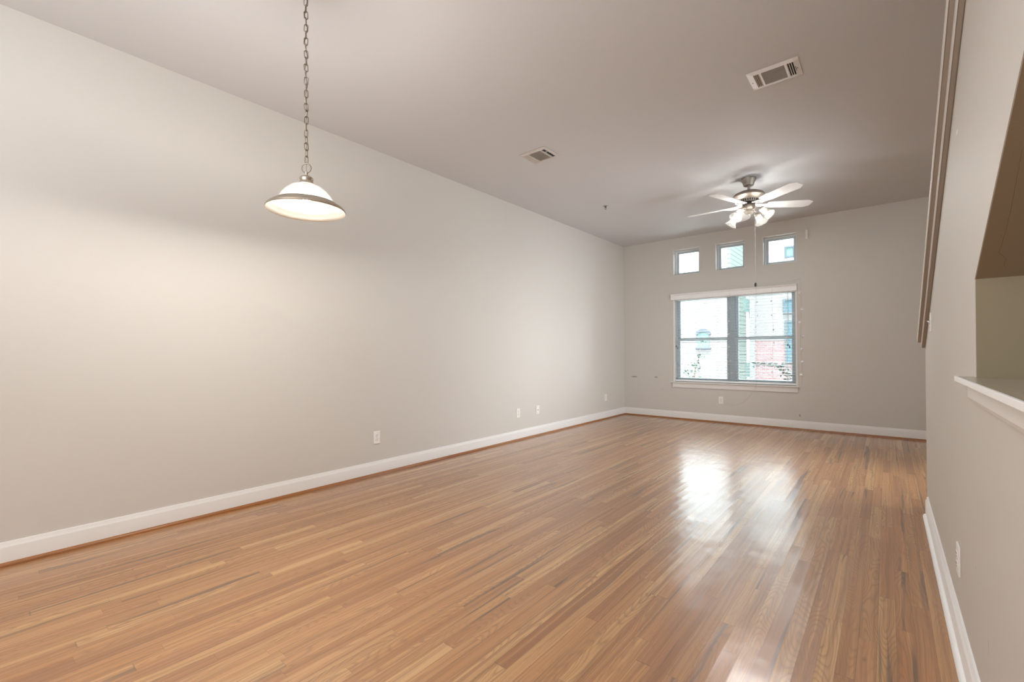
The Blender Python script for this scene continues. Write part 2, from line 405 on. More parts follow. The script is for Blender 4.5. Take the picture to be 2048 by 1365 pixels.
# alcove behind the opening, under the stair
XA = 1.05
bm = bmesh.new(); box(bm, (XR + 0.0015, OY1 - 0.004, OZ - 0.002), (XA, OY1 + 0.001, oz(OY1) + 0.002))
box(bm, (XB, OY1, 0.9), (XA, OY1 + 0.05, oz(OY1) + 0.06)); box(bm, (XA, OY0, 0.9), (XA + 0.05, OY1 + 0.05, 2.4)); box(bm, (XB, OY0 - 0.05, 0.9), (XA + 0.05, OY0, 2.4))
struct('wall_alcove', bm, M_alcove_shaded, 'beige side and back of the alcove under the stair', 'wall')
bm = bmesh.new()
e = 0.001
hexa(bm, [(XR + 0.002, y_fl, oz(y_fl) - e), (XA, y_fl, oz(y_fl) - e), (XA, OY1 - e, oz(OY1) - e), (XR + 0.002, OY1 - e, oz(OY1) - e), (XR + 0.002, y_fl, oz(y_fl) + 0.02), (XA, y_fl, oz(y_fl) + 0.02), (XA, OY1 - e, oz(OY1) + 0.02), (XR + 0.002, OY1 - e, oz(OY1) + 0.02)])
box(bm, (XR + 0.002, OY0, 2.249), (XA, y_fl, 2.27))
sf = struct('ceiling_alcove', bm, M_soffit, 'textured sloping soffit of the alcove opening, coloured as shaded', 'ceiling')
nrm = Vector((0, OS, 1)).normalized()
def on_soffit(px, py):
    d = fw + rt * ((px - 1024 + 2.107) / 900.648) - up * ((py - 682.5 - 16.649) / 900.648)
    o = Vector((0, 0, H)); q = Vector((XR, OY1, oz(OY1) - e)); return o + d * ((q - o).dot(nrm) / d.dot(nrm)) - nrm * 0.0004
bm = bmesh.new()
ck = [(2044, 300), (2036, 345), (2027, 395), (2016, 445), (2003, 490), (1998, 506), (2006, 512), (2012, 518), (2008, 530), (2014, 540)]
pts = []
for (a, b), (c, d) in zip(ck, ck[1:]):
    for q in range(5):
        f = q / 5; pts.append(on_soffit(a + (c - a) * f + random.uniform(-0.8, 0.8), b + (d - b) * f))
tube(bm, pts, 0.00032, 4); finish('crack', bm, principled('crack_line', (0.17, 0.13, 0.085), 0.9), sf)['label'] = 'thin dark crack in the soffit'
# sloped trim of the half wall: cap board over an apron board
def sloped(x0, x1, dz0, dz1, ya, yb):
    b = bmesh.new(); f = lambda y: 1.145 + DZ + (YE - y) * SL
    hexa(b, [(x0, ya, f(ya) + dz0), (x1, ya, f(ya) + dz0), (x1, yb, f(yb) + dz0), (x0, yb, f(yb) + dz0), (x0, ya, f(ya) + dz1), (x1, ya, f(ya) + dz1), (x1, yb, f(yb) + dz1), (x0, yb, f(yb) + dz1)])
    bmesh.ops.bevel(b, geom=b.edges[:], offset=0.003, segments=2, affect='EDGES'); return b
yt = y_top + 0.03
t1 = struct('trim_1', sloped(XR - 0.040, XB + 0.043, 0.045, 0.085, yt + 0.08, YE + 0.012), M_trim_shaded, 'upper sloping cap board on the half wall', 'trim')
t2_ = struct('trim_2', sloped(XR - 0.0195, XR, 0.0, 0.045, yt, YE), M_trim_shaded, 'lower sloping apron board under the half wall cap', 'trim')
def edge(x0, dz0, dz1, ya, yb, par):  # pale strips stand for the lit front faces of the trim boards
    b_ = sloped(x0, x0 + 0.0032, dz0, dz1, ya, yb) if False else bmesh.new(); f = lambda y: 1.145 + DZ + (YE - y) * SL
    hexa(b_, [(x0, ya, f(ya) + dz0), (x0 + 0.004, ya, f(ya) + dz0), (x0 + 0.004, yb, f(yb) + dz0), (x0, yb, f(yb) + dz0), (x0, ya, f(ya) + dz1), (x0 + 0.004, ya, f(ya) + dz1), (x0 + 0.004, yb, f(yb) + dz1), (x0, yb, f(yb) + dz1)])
    finish('edge_strip', b_, M_trim, par)['label'] = 'front edge of the board painted pale as if lit'
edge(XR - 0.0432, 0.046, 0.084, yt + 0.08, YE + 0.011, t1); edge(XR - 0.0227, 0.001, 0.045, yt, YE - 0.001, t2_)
# ledge of the opening
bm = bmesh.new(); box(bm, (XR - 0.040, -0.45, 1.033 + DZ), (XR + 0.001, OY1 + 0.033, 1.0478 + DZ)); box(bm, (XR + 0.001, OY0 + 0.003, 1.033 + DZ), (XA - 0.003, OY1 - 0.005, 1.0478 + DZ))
ld = struct('trim_3', bm, M_ledge, 'ledge board of the alcove opening, top coloured as shaded, white front edge', 'trim')
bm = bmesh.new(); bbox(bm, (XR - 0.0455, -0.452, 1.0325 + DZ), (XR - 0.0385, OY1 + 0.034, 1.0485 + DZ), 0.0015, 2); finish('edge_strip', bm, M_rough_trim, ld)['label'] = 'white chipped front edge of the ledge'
bm = bmesh.new(); prism(bm, [(XR, 0.972 + DZ), (XR - 0.012, 0.972 + DZ), (XR - 0.018, 0.985 + DZ), (XR - 0.018, 1.033 + DZ), (XR, 1.033 + DZ)], 1, -0.42, OY1)
struct('trim_4', bm, M_trim, 'white apron board under the alcove ledge', 'trim')

# baseboards and shoe mouldings
BB = [(0, 0), (0.015, 0), (0.015, 0.100), (0.0135, 0.105), (0.0095, 0.112), (0.0085, 0.122), (0.006, 0.128), (0, 0.1287)]
SH = [(0.0, 0.0)] + [(0.0 + 0.016 * math.cos(a), 0.021 * math.sin(a)) for a in [i * PI / 12 for i in range(7)]]
def bb(name, prof, side, a, b, off, mat, label):
    m = bmesh.new()
    if side == 'l': prism(m, [(XL + off + d, z) for d, z in prof], 1, a, b)
    if side == 'r': prism(m, [(XR - off - d, z) for d, z in prof], 1, a, b)
    if side == 'f': prism(m, [(YF - off - d, z) for d, z in prof], 0, a, b)
    struct(name, m, mat, label, 'baseboard' if name.startswith('base') else 'trim', True)
bb('baseboard_left', BB, 'l', BK, YF, 0, M_trim, 'white baseboard along the left wall')
bb('baseboard_far', BB, 'f', XL, XS, 0, M_trim, 'white baseboard along the far wall')
bb('baseboard_right', BB, 'r', BK, 4.24, 0, M_rough_trim, 'white baseboard along the right half wall')
bb('trim_5', SH, 'l', BK, YF, 0.015, M_shoe, 'dark stained shoe moulding along the left baseboard')
bb('trim_6', SH, 'f', XL, XS, 0.015, M_shoe, 'dark stained shoe moulding along the far baseboard')
bb('trim_7', SH, 'r', BK, 4.20, 0.015, M_rough_trim, 'white painted shoe moulding at the right baseboard')

# windows
def ring(bm, x0, x1, z0, z1, w_, y0, y1, bev=0.003):
    bbox(bm, (x0, y0, z0), (x0 + w_, y1, z1), bev); bbox(bm, (x1 - w_, y0, z0), (x1, y1, z1), bev)
    bbox(bm, (x0 + w_ - bev, y0, z1 - w_), (x1 - w_ + bev, y1, z1), bev); bbox(bm, (x0 + w_ - bev, y0, z0), (x1 - w_ + bev, y1, z0 + w_), bev)
def pane(parent, x0, x1, z0, z1, y):
    b = bmesh.new(); box(b, (x0, y, z0), (x1, y + 0.004, z1)); return finish('pane', b, M_glass, parent)
names = ('left', 'middle', 'right')
for i, (a, b) in enumerate(SM):
    r = empty('window_%d' % (i + 1), (0, 0, 0)); tag(r, '%s one of the three small square windows under the ceiling' % names[i], 'window', 'small square windows', 'structure')
    m = bmesh.new(); ring(m, a, b, SZ0, SZ1, 0.024, YF + 0.122, YF + T); fr = finish('window_frame', m, M_vwhite, r)
    m = bmesh.new(); ring(m, a + 0.0004, b - 0.0004, SZ0 + 0.0004, SZ1 - 0.0004, 0.006, YF - 0.001, YF + 0.121, 0.0015); finish('jamb_liner', m, M_trim, r)
    m = bmesh.new(); ring(m, a + 0.022, b - 0.022, SZ0 + 0.022, SZ1 - 0.022, 0.034, YF + 0.132, YF + 0.156); s_ = finish('sash', m, M_vinyl, r)
    pane(s_, a + 0.052, b - 0.052, SZ0 + 0.052, SZ1 - 0.052, YF + 0.143)
r = empty('window_4', (0, 0, 0)); tag(r, 'large double window behind the white blind', 'window', kind='structure')
m = bmesh.new(); ring(m, BX0, BX1, BZ0, BZ1, 0.035, YF + 0.095, YF + T); finish('window_frame', m, M_vinyl, r)
MX = -1.885
m = bmesh.new(); bbox(m, (MX - 0.045, YF + 0.085, BZ0 + 0.03), (MX + 0.045, YF + T, BZ1 - 0.03), 0.004); finish('mullion', m, M_vinyl, r)
MZ = 1.330 + DZ
for xa, xb in ((BX0 + 0.03, MX - 0.042), (MX + 0.042, BX1 - 0.03)):
    for za, zb, y0 in ((BZ0 + 0.03, MZ + 0.024, YF + 0.10), (MZ - 0.024, BZ1 - 0.03, YF + 0.127)):
        m = bmesh.new(); ring(m, xa, xb, za, zb, 0.042, y0, y0 + 0.028); s_ = finish('sash', m, M_vinyl, r); pane(s_, xa + 0.035, xb - 0.035, za + 0.035, zb - 0.035, y0 + 0.012)
m = bmesh.new(); bbox(m, (BX0 - 0.052, YF - 0.045, 0.600 + DZ), (BX1 + 0.034, YF + 0.001, 0.618 + DZ), 0.004, 2); box(m, (BX0 + 0.001, YF - 0.002, 0.603 + DZ), (BX1 - 0.001, YF + 0.11, 0.6165 + DZ)); finish('window_sill', m, M_trim, r)
m = bmesh.new(); bbox(m, (BX0 - 0.026, YF - 0.018, 0.520 + DZ), (BX1 + 0.016, YF - 0.0002, 0.600 + DZ), 0.003); finish('apron', m, M_trim, r)
m = bmesh.new()
for xx in (BX0, BX1): bbox(m, (xx - 0.012, YF - 0.006, 0.619 + DZ), (xx + 0.012, YF + 0.095, 2.0 + DZ), 0.002)
finish('jamb_liner', m, M_trim, r)

# ------------------------------------------------------------------ blind
b = empty('window_blind', (-1.893, YF + 0.05, 0.63 + DZ)); tag(b, 'white horizontal slat blind lowered over the large window', 'blind')
O = b.location
def rel(v): return (v[0] - O.x, v[1] - O.y, v[2] - O.z)
def part(name, bm_, mat, root, smooth=False):
    bmesh.ops.translate(bm_, verts=bm_.verts, vec=-root.location); return finish(name, bm_, mat, root, smooth)
b.location = O
m = bmesh.new()
prof = [(YF - 0.004, 2.000), (YF - 0.030, 2.000), (YF - 0.034, 2.010), (YF - 0.034, 2.070), (YF - 0.046, 2.082), (YF - 0.052, 2.098), (YF - 0.004, 2.098)]
prism(m, [(y, z + DZ) for y, z in prof], 0, BX0 - 0.038, BX1 + 0.012); part('valance', m, M_blind, b)
m = bmesh.new(); bbox(m, (BX0 + 0.014, YF + 0.022, 1.99 + DZ), (BX1 - 0.014, YF + 0.078, 2.045 + DZ), 0.003); part('headrail', m, M_blind, b)
m = bmesh.new(); n_s = 29; pitch = 0.0459
for i in range(n_s):
    z = 0.683 + DZ + i * pitch
    tl = math.radians(random.uniform(-1.2, 1.2) + 6.5)
    mt = Matrix.Translation((-1.893, YF + 0.05, z)) @ Matrix.Rotation(tl, 4, 'X')
    hw = (BX1 - BX0) / 2 - 0.016
    box(m, (-hw, -0.025, -0.0015), (hw, 0.025, 0.0015), mt)
part('slat_stack', m, M_slat, b)
m = bmesh.new(); bbox(m, (BX0 + 0.016, YF + 0.022, 0.624 + DZ), (BX1 - 0.016, YF + 0.078, 0.652 + DZ), 0.004, 2); part('bottom_rail', m, M_blind, b)
for x in (-2.66, -2.10, -1.66, -1.13):
    m = bmesh.new()
    for y in (YF + 0.0235, YF + 0.0765): tube(m, [(x, y, 0.64 + DZ), (x, y, 1.99 + DZ)], 0.0011, 6)
    part('ladder_cord', m, M_blind, b)
for x, lab in ((-1.112, 'lift cord at the right'), (-2.745, 'tilt cord at the left')):
    m = bmesh.new(); yy = YF + 0.012
    zb = 1.20 + DZ
    tube(m, [(x, yy, zb + 0.03), (x + 0.004, yy, 1.6), (x, yy, 2.0 + DZ)], 0.0022, 6); tube(m, [(x + 0.02, yy, zb), (x + 0.012, yy, 1.6), (x + 0.006, yy, 2.0 + DZ)], 0.0018, 6)
    c = part('pull_cord', m, M_cord, b); c['label'] = lab
    m = bmesh.new()
    for dx, dz_ in ((0, 0.0), (0.02, -0.03)): lathe(m, [(0.0, 0.036), (0.005, 0.034), (0.009, 0.012), (0.010, 0.0), (0.0, -0.002)], 12, Matrix.Translation((x + dx, yy, zb + dz_)))
    bmesh.ops.translate(m, verts=m.verts, vec=-O); finish('tassel', m, principled('tassel_dark', (0.16, 0.17, 0.18), 0.5), c, True)

# ------------------------------------------------------------------ string lights over the blind
sl = empty('string_lights', (-1.4, YF - 0.06, 2.17 + DZ)); tag(sl, 'thin curtain of small white fairy lights hung across the large window', 'string lights')
yl = YF - 0.058
M_wire = principled('clear_wire', (0.50, 0.48, 0.44), 0.4); M_star = principled('fairy_light_white', (0.92, 0.92, 0.94), 0.2)
m = bmesh.new()
tube(m, [(-1.882, yl, 2.175 + DZ), (-1.78, yl, 2.145 + DZ), (-1.6, yl, 2.115 + DZ), (-1.4, yl, 2.107 + DZ), (-1.2, yl, 2.118 + DZ), (-1.05, yl, 2.145 + DZ), (-0.953, yl + 0.05, 2.17 + DZ)], 0.0015, 6)
part('wire', m, M_wire, sl)
def strand(x, ztop, zbot, offs, yy, sway, R_=0.016):
    mm = bmesh.new(); pp = []
    for i in range(24):
        f = i / 23; pp.append((x + sway * math.sin(f * 9 + x * 7), yy, ztop + (zbot - ztop) * f))
    tube(mm, pp, 0.0013, 6); s_ = part('strand', mm, M_wire, sl)
    for z in offs:
        mm = bmesh.new(); ang = random.uniform(0, PI); sx = random.choice((-1, 1)) * random.uniform(0.004, 0.02)
        c = Vector((x + sx, yy - 0.004, z + DZ)); vs = []
        for k in range(10):
            rr = R_ if k % 2 == 0 else R_ * 0.5
            vs.append(c + Vector((rr * math.cos(ang + k * PI / 5), 0, rr * math.sin(ang + k * PI / 5))))
        f_ = [mm.verts.new(v) for v in vs]; a_ = mm.verts.new(c + Vector((0, -0.010, 0))); d_ = mm.verts.new(c + Vector((0, 0.006, 0)))
        for k in range(10): mm.faces.new((f_[k], f_[(k + 1) % 10], a_)); mm.faces.new((f_[(k + 1) % 10], f_[k], d_))
        bmesh.ops.translate(mm, verts=mm.verts, vec=-sl.location); finish('light_bulb', mm, M_star, s_)
strand(-1.885, 2.17 + DZ, 0.70 + DZ, [2.0, 1.80, 1.60, 1.40, 1.20, 0.98, 0.78], yl, 0.004)
strand(-1.515, 2.108 + DZ, 0.47 + DZ, [1.87, 1.66, 1.49, 1.28, 1.08, 0.88], yl, 0.006)
strand(-1.295, 2.108 + DZ, 0.70 + DZ, [1.87, 1.66, 1.44, 1.25, 1.02, 0.82], yl, 0.007)
strand(-0.945, 2.165 + DZ, 0.64 + DZ, [1.97, 1.73, 1.545, 1.345, 1.15, 0.97, 0.78], YF - 0.012, 0.006, 0.027)
m = bmesh.new(); tube(m, [(-1.515, yl, 0.62 + DZ), (-1.56, yl + 0.02, 0.54), (-1.62, YF - 0.02, 0.45), (-1.72, YF - 0.012, 0.34), (-1.83, YF - 0.01, 0.292), (-1.90, YF - 0.01, 0.30), (-1.945, YF - 0.01, 0.345)], 0.0014, 6)
part('lead_wire', m, M_wire, sl)

# ------------------------------------------------------------------ outlets, switch, small fittings
def outlet(name, loc, rz, label, kind='duplex', group=None, w_=0.072, h_=0.118):
    """plate stands in the local XZ plane, facing -Y"""
    r_ = empty(name, loc, rz); tag(r_, label, 'outlet' if kind != 'switch' else 'switch', group)
    mm = bmesh.new(); bbox(mm, (-w_ / 2, -0.007, -h_ / 2), (w_ / 2, 0, h_ / 2), 0.003, 2); finish('cover_plate', mm, M_plate, r_)
    if kind == 'duplex':
        for s in (-1, 1):
            mm = bmesh.new(); z = s * 0.0195
            prism(mm, [(0.017 * math.cos(a) * 1.0, z + max(-0.0135, min(0.0135, 0.017 * math.sin(a)))) for a in [i * PI / 12 for i in range(24)]], 1, -0.0095, -0.006)
            rc = finish('receptacle', mm, M_plate, r_)
            mm = bmesh.new()
            for dx, hh in ((-0.0065, 0.0045), (0.0065, 0.0035)): box(mm, (dx - 0.0013, -0.0101, z + 0.0015 - hh + 0.003), (dx + 0.0013, -0.009, z + 0.0015 + hh + 0.003))
            box(mm, (-0.0026, -0.0101, z - 0.0105), (0.0026, -0.009, z - 0.0055)); finish('slot', mm, M_slot, rc)
        mm = bmesh.new(); lathe(mm, [(0, 0.0012), (0.003, 0.0008), (0.003, 0)], 10, Matrix.Translation((0, -0.007, 0)) @ Matrix.Rotation(PI / 2, 4, 'X')); finish('screw', mm, M_screw, r_)
    if kind == 'jack':
        mm = bmesh.new(); lathe(mm, [(0, 0.010), (0.0035, 0.010), (0.0035, 0.004), (0.0065, 0.004), (0.0065, 0)], 12, Matrix.Translation((0, -0.007, 0)) @ Matrix.Rotation(PI / 2, 4, 'X')); finish('coaxial_connector', mm, M_screw, r_)
        for s in (-1, 1):
            mm = bmesh.new(); lathe(mm, [(0, 0.0012), (0.003, 0.0008), (0.003, 0)], 10, Matrix.Translation((0, -0.007, s * 0.042)) @ Matrix.Rotation(PI / 2, 4, 'X')); finish('screw', mm, M_screw, r_)
    if kind == 'switch':
        mm = bmesh.new(); box(mm, (-0.005, -0.008, -0.012), (0.005, -0.006, 0.012)); finish('toggle_slot', mm, M_slot, r_)
        mm = bmesh.new(); hexa(mm, [(-0.004, -0.006, -0.006), (0.004, -0.006, -0.006), (0.004, -0.006, 0.006), (-0.004, -0.006, 0.006), (-0.003, -0.020, 0.004), (0.003, -0.020, 0.004), (0.003, -0.020, 0.011), (-0.003, -0.020, 0.011)]); finish('toggle', mm, M_plate, r_)
        for s in (-1, 1):
            mm = bmesh.new(); lathe(mm, [(0, 0.0012), (0.003, 0.0008), (0.003, 0)], 10, Matrix.Translation((0, -0.007, s * 0.03)) @ Matrix.Rotation(PI / 2, 4, 'X')); finish('screw', mm, M_screw, r_)
    return r_
g = 'outlets low on the left wall'
LW, RW = PI / 2, -PI / 2
outlet('wall_outlet', (XL, 2.447, 0.337 + DZ), LW, 'white double outlet on the left wall nearest the camera', group=g)
outlet('wall_outlet', (XL, 4.567, 0.339 + DZ), LW, 'white double outlet on the left wall just before the cable jack', group=g)
outlet('cable_jack', (XL, 4.993, 0.338 + DZ), LW, 'white cable jack plate with round connector on the left wall', 'jack')
outlet('wall_outlet', (XL, 6.947, 0.348 + DZ), LW, 'white double outlet on the left wall closest to the far corner', group=g)
outlet('wall_outlet', (-2.037, YF, 0.344 + DZ), 0, 'beige-white double outlet under the large window sill')
outlet('wall_outlet', (XR, 2.475, 0.313 + DZ), RW, 'white double outlet on the right half wall, seen edge-on')
outlet('light_switch', (XR, 3.775, 1.302 + DZ), RW, 'white toggle switch on the right wall below the sloping trim', 'switch')

t_ = empty('wall_sensor', (-0.866, YF, 2.80 + DZ)); tag(t_, 'slim white vertical sensor strip right of the small windows', 'sensor')
m = bmesh.new(); bbox(m, (-0.015, -0.018, -0.07), (0.015, 0, 0.065), 0.004, 2); finish('sensor_body', m, M_plate, t_)
m = bmesh.new(); bbox(m, (-0.009, -0.014, 0.064), (0.009, 0, 0.08), 0.003); finish('mounting_clip', m, M_cord, t_)

t_ = empty('fire_sprinkler', (-2.821, 5.339, CE)); tag(t_, 'small pendent fire sprinkler head on the ceiling', 'sprinkler')
m = bmesh.new(); lathe(m, [(0, -0.006), (0.020, -0.006), (0.030, -0.003), (0.032, 0)], 24); finish('escutcheon', m, principled('sprinkler_ring', (0.35, 0.345, 0.34), 0.5), t_, True)
m = bmesh.new(); lathe(m, [(0.011, 0), (0.011, -0.02), (0.007, -0.024)], 12)
for s in (-1, 1): tube(m, [(s * 0.008, 0, -0.018), (s * 0.013, 0, -0.032), (s * 0.004, 0, -0.041)], 0.0018, 6)
lathe(m, [(0.0, -0.040), (0.012, -0.041), (0.012, -0.043), (0.0, -0.044)], 16); finish('sprinkler_head', m, principled('sprinkler_dark', (0.12, 0.12, 0.12), 0.4, 0.4), t_, True)

# ceiling vents
def vent(x0, x1, y0, y1, mat, label, broken):
    r_ = empty('ceiling_vent', ((x0 + x1) / 2, (y0 + y1) / 2, CE)); tag(r_, label, 'vent', 'ceiling air vents')
    W_, D_ = x1 - x0, y1 - y0; hx, hy = W_ / 2, D_ / 2
    za, zb = -0.013, -0.0005
    m_ = bmesh.new(); box(m_, (-hx + 0.012, -hy + 0.012, -0.0028), (hx - 0.012, hy - 0.012, -0.0004)); finish('duct_opening', m_, M_black, r_)
    oy = 0.033
    u = [-hx + 0.037, -hx + 0.073, -hx + 0.085, -hx + 0.223, -hx + 0.236, -hx + 0.274]
    m_ = bmesh.new()
    slab_with_holes(m_, [-hx, hx], [-hy, hy], [(u[0], u[1], -hy + oy, hy - oy), (u[2], u[3], -hy + oy, hy - oy), (u[4], u[5], -hy + oy, hy - oy)], za, zb - 0.0022, 2)
    for v in m_.verts:
        if v.co.z < za + 1e-5 and (abs(abs(v.co.x) - hx) < 1e-5 or abs(abs(v.co.y) - hy) < 1e-5): v.co.z = -0.004
    # flat face inside the sloping rim
    finish('frame', m_, mat, r_)
    def louver(c, along, ln, wd, ang, mt):
        q = bmesh.new(); M_ = Matrix.Translation(c) @ (Matrix.Rotation(ang, 4, 'Y') if along == 'y' else Matrix.Rotation(ang, 4, 'X'))
        if along == 'y': box(q, (-wd / 2, -ln / 2, -0.0006), (wd / 2, ln / 2, 0.0006), M_)
        else: box(q, (-ln / 2, -wd / 2, -0.0006), (ln / 2, wd / 2, 0.0006), M_)
        finish('louver', q, mt, r_)
    L_ = D_ - 2 * oy
    for k in range(3): louver((u[0] + 0.006 + k * 0.012, 0, -0.0085), 'y', L_, 0.0095, math.radians(-38), M_louver)
    for k in range(3):
        if broken and k == 1: continue
        if broken and k == 2: continue
        louver((u[4] + 0.001 + k * 0.0125, 0, -0.0085), 'y', L_, 0.010, math.radians(50), mat)
    for k in range(15): louver(((u[2] + u[3]) / 2, -hy + oy + 0.006 + k * (L_ - 0.012) / 14, -0.0085), 'x', u[3] - u[2], 0.0145, math.radians(18), M_louver)
    if broken:
        q = bmesh.new(); box(q, (u[4] + 0.004, 0.02 - hy * 0.55, -0.016), (u[5] - 0.004, 0.032 - hy * 0.55, -0.014)); finish('damper_lever', q, mat, r_)
    for sx in (-1, 1):
        q = bmesh.new(); lathe(q, [(0, -0.0155), (0.004, -0.015), (0.0045, -0.0125)], 10, Matrix.Translation((sx * (hx - 0.018), 0, 0))); finish('screw', q, M_screw, r_)
    if not broken:
        q = bmesh.new(); box(q, (hx - 0.027, -0.03, -0.0136), (hx - 0.0245, 0.03, -0.0125)); finish('lever_slot', q, M_slot, r_)
vent(-0.733, -0.427, 3.435, 3.684, M_ventw, 'bright white ceiling vent nearer the right wall', False)
vent(-2.727, -2.429, 3.412, 3.676, M_ventb, 'beige ceiling vent near the left wall with a black gap', True)

# ------------------------------------------------------------------ pendant lamp
PX, PY, PZ = -2.251, 1.088, 1.874 + DZ
pl = empty('pendant_lamp', (PX, PY, PZ)); tag(pl, 'frosted glass dome pendant lamp hanging on a long chain', 'lamp')
m = bmesh.new(); lathe(m, [(0.0, 0.160), (0.012, 0.160), (0.020, 0.157), (0.029, 0.151), (0.0325, 0.146), (0.033, 0.141), (0.030, 0.134), (0.031, 0.128), (0.040, 0.118), (0.041, 0.114), (0.036, 0.114), (0.0, 0.118)], 40); finish('shade_cap', m, M_nickel, pl, True)
m = bmesh.new(); lathe(m, [(0, 0.182), (0.006, 0.181), (0.0075, 0.175), (0.0055, 0.168), (0.007, 0.160), (0, 0.158)], 16); finish('stem', m, M_nickel, pl, True)
m = bmesh.new(); tube(m, [(0.0235 * math.cos(a) * rt.x, 0.0235 * math.cos(a) * rt.y, 0.199 + 0.0235 * math.sin(a)) for a in [i * 2 * PI / 32 for i in range(32)]], 0.0028, 8, True); finish('ring', m, M_chain, pl, True)
prof = [(0.036, 0.1155), (0.050, 0.111), (0.075, 0.099), (0.098, 0.080), (0.116, 0.058), (0.129, 0.036), (0.136, 0.022), (0.142, 0.016), (0.150, 0.012), (0.156, 0.006), (0.164, 0.002), (0.170, -0.006), (0.176, -0.010)]
m = bmesh.new(); lathe(m, prof + [(r_ - 0.003, z - 0.004) for r_, z in reversed(prof)], 64); finish('glass_shade', m, M_shade, pl, True)
prof = [(0.146, 0.019), (0.152, 0.018), (0.158, 0.011), (0.166, 0.007), (0.176, 0.001), (0.183, -0.006), (0.187, -0.012), (0.188, -0.017), (0.186, -0.020), (0.182, -0.018), (0.177, -0.013), (0.171, -0.006), (0.164, 0.003), (0.156, 0.008), (0.150, 0.014)]
m = bmesh.new(); lathe(m, prof + [prof[0]], 72); finish('shade_rim', m, M_nickel, pl, True)
m = bmesh.new(); lathe(m, [(0, -0.032), (0.012, -0.030), (0.022, -0.023), (0.029, -0.010), (0.030, 0.003), (0.026, 0.018), (0.019, 0.034), (0.014, 0.046), (0.0135, 0.055), (0, 0.055)], 24); finish('bulb', m, M_bulb, pl, True)
m = bmesh.new(); lathe(m, [(0, 0.052), (0.017, 0.052), (0.019, 0.060), (0.019, 0.112), (0, 0.112)], 20); finish('socket', m, M_plate, pl, True)
ztop = CE - PZ
z = 0.2225; k = 0
lk = bmesh.new(); pts = []
for i in range(24):
    a = i * 2 * PI / 24; c, s = math.cos(a), math.sin(a); pts.append((0.0085 * c * (1 if abs(s) > 0.0 else 1), 0, 0.0115 * (1 if s > 0.02 else -1 if s < -0.02 else 0) + 0.0085 * s))
tube(lk, pts, 0.00215, 6, True)
link0 = None; zc = z + 0.0185; yaw0 = math.atan2(rt.y, rt.x)
while zc < ztop - 0.075:
    if link0 is None: link0 = finish('chain_link', lk, M_chain, pl, True); o = link0
    else: o = link0.copy(); COL.objects.link(o); o.parent = pl
    o.location = (0.0012 * math.sin(k * 1.3), 0, zc); o.rotation_euler = (0, math.radians(random.uniform(-4, 4)), yaw0 + (PI / 2 if k % 2 else 0) + random.uniform(-0.25, 0.25) + 0.02 * k)
    zc += 0.0335; k += 1
m = bmesh.new(); pts = []
n_ = 90
for i in range(n_):
    f = i / (n_ - 1); zz = 0.17 + (ztop - 0.05 - 0.17) * f; rr = 0.0055 if 0.05 < f < 0.98 else 0.0
    pts.append((rr * math.cos(f * 42), rr * math.sin(f * 42), zz))
tube(m, pts, 0.0016, 6); finish('power_cord', m, M_chain, pl, True)
m = bmesh.new(); lathe(m, [(0, ztop - 0.075), (0.008, ztop - 0.072), (0.010, ztop - 0.045), (0.03, ztop - 0.035), (0.058, ztop - 0.012), (0.062, ztop - 0.0005), (0, ztop - 0.0005)], 32); finish('ceiling_canopy', m, M_nickel, pl, True)
lamp('pendant_light', 'POINT', (PX, PY, PZ - 0.012), 26, (1.0, 0.965, 0.91), size=0.04)

# ------------------------------------------------------------------ ceiling fan
FX, FY = -1.162, 5.531
fan = empty('ceiling_fan', (FX, FY, CE)); tag(fan, 'five-blade white ceiling fan with four glass lamp shades', 'ceiling fan')
zf = lambda z_: z_ + DZ - CE                       # heights above the measured floor line
m = bmesh.new(); lathe(m, [(0, zf(3.0495)), (0.074, zf(3.0495)), (0.075, zf(3.035)), (0.070, zf(3.025)), (0.060, zf(3.0)), (0.052, zf(2.972)), (0.048, zf(2.966)), (0, zf(2.966))], 36); finish('canopy', m, M_pewter, fan, True)
m = bmesh.new(); lathe(m, [(0.022, zf(2.968)), (0.022, zf(2.957)), (0.0135, zf(2.955)), (0.0135, zf(2.915)), (0.021, zf(2.91)), (0.021, zf(2.895))], 20); finish('downrod', m, M_pewter, fan, True)
m = bmesh.new(); lathe(m, [(0, zf(2.905)), (0.05, zf(2.904)), (0.105, zf(2.893)), (0.145, zf(2.874)), (0.160, zf(2.855)), (0.161, zf(2.842)), (0.152, zf(2.832)), (0.128, zf(2.820)), (0.102, zf(2.812)), (0.098, zf(2.804)), (0.088, zf(2.780)), (0.0, zf(2.778))], 48); mh = finish('motor_housing', m, M_pewter, fan, True)
m = bmesh.new()
for i in range(26):
    a = i * 2 * PI / 26; M_ = Matrix.Rotation(a, 4, 'Z') @ Matrix.Translation((0.0945, 0, zf(2.793))) @ Matrix.Rotation(math.radians(22), 4, 'Y'); box(m, (-0.003, -0.0055, -0.011), (0.0025, 0.0055, 0.011), M_)
finish('vent_slots', m, M_black, mh)
m = bmesh.new(); lathe(m, [(0.0, zf(2.779)), (0.066, zf(2.779)), (0.066, zf(2.762)), (0.0, zf(2.762))], 32); finish('flywheel', m, M_black, fan, True)
blade0 = None; br0 = None
bl = bmesh.new()
out = [(0.19, -0.050), (0.24, -0.060), (0.45, -0.069), (0.605, -0.072), (0.660, -0.040), (0.660, 0.040), (0.605, 0.072), (0.45, 0.069), (0.24, 0.060), (0.19, 0.050)]
prism(bl, out, 2, -0.003, 0.003); bmesh.ops.bevel(bl, geom=[e_ for e_ in bl.edges], offset=0.0012, segments=1, affect='EDGES')
bmesh.ops.transform(bl, matrix=Matrix.Rotation(math.radians(-12), 4, 'X'), verts=bl.verts)
ir = bmesh.new()
tl = Matrix.Rotation(math.radians(-12), 4, 'X')
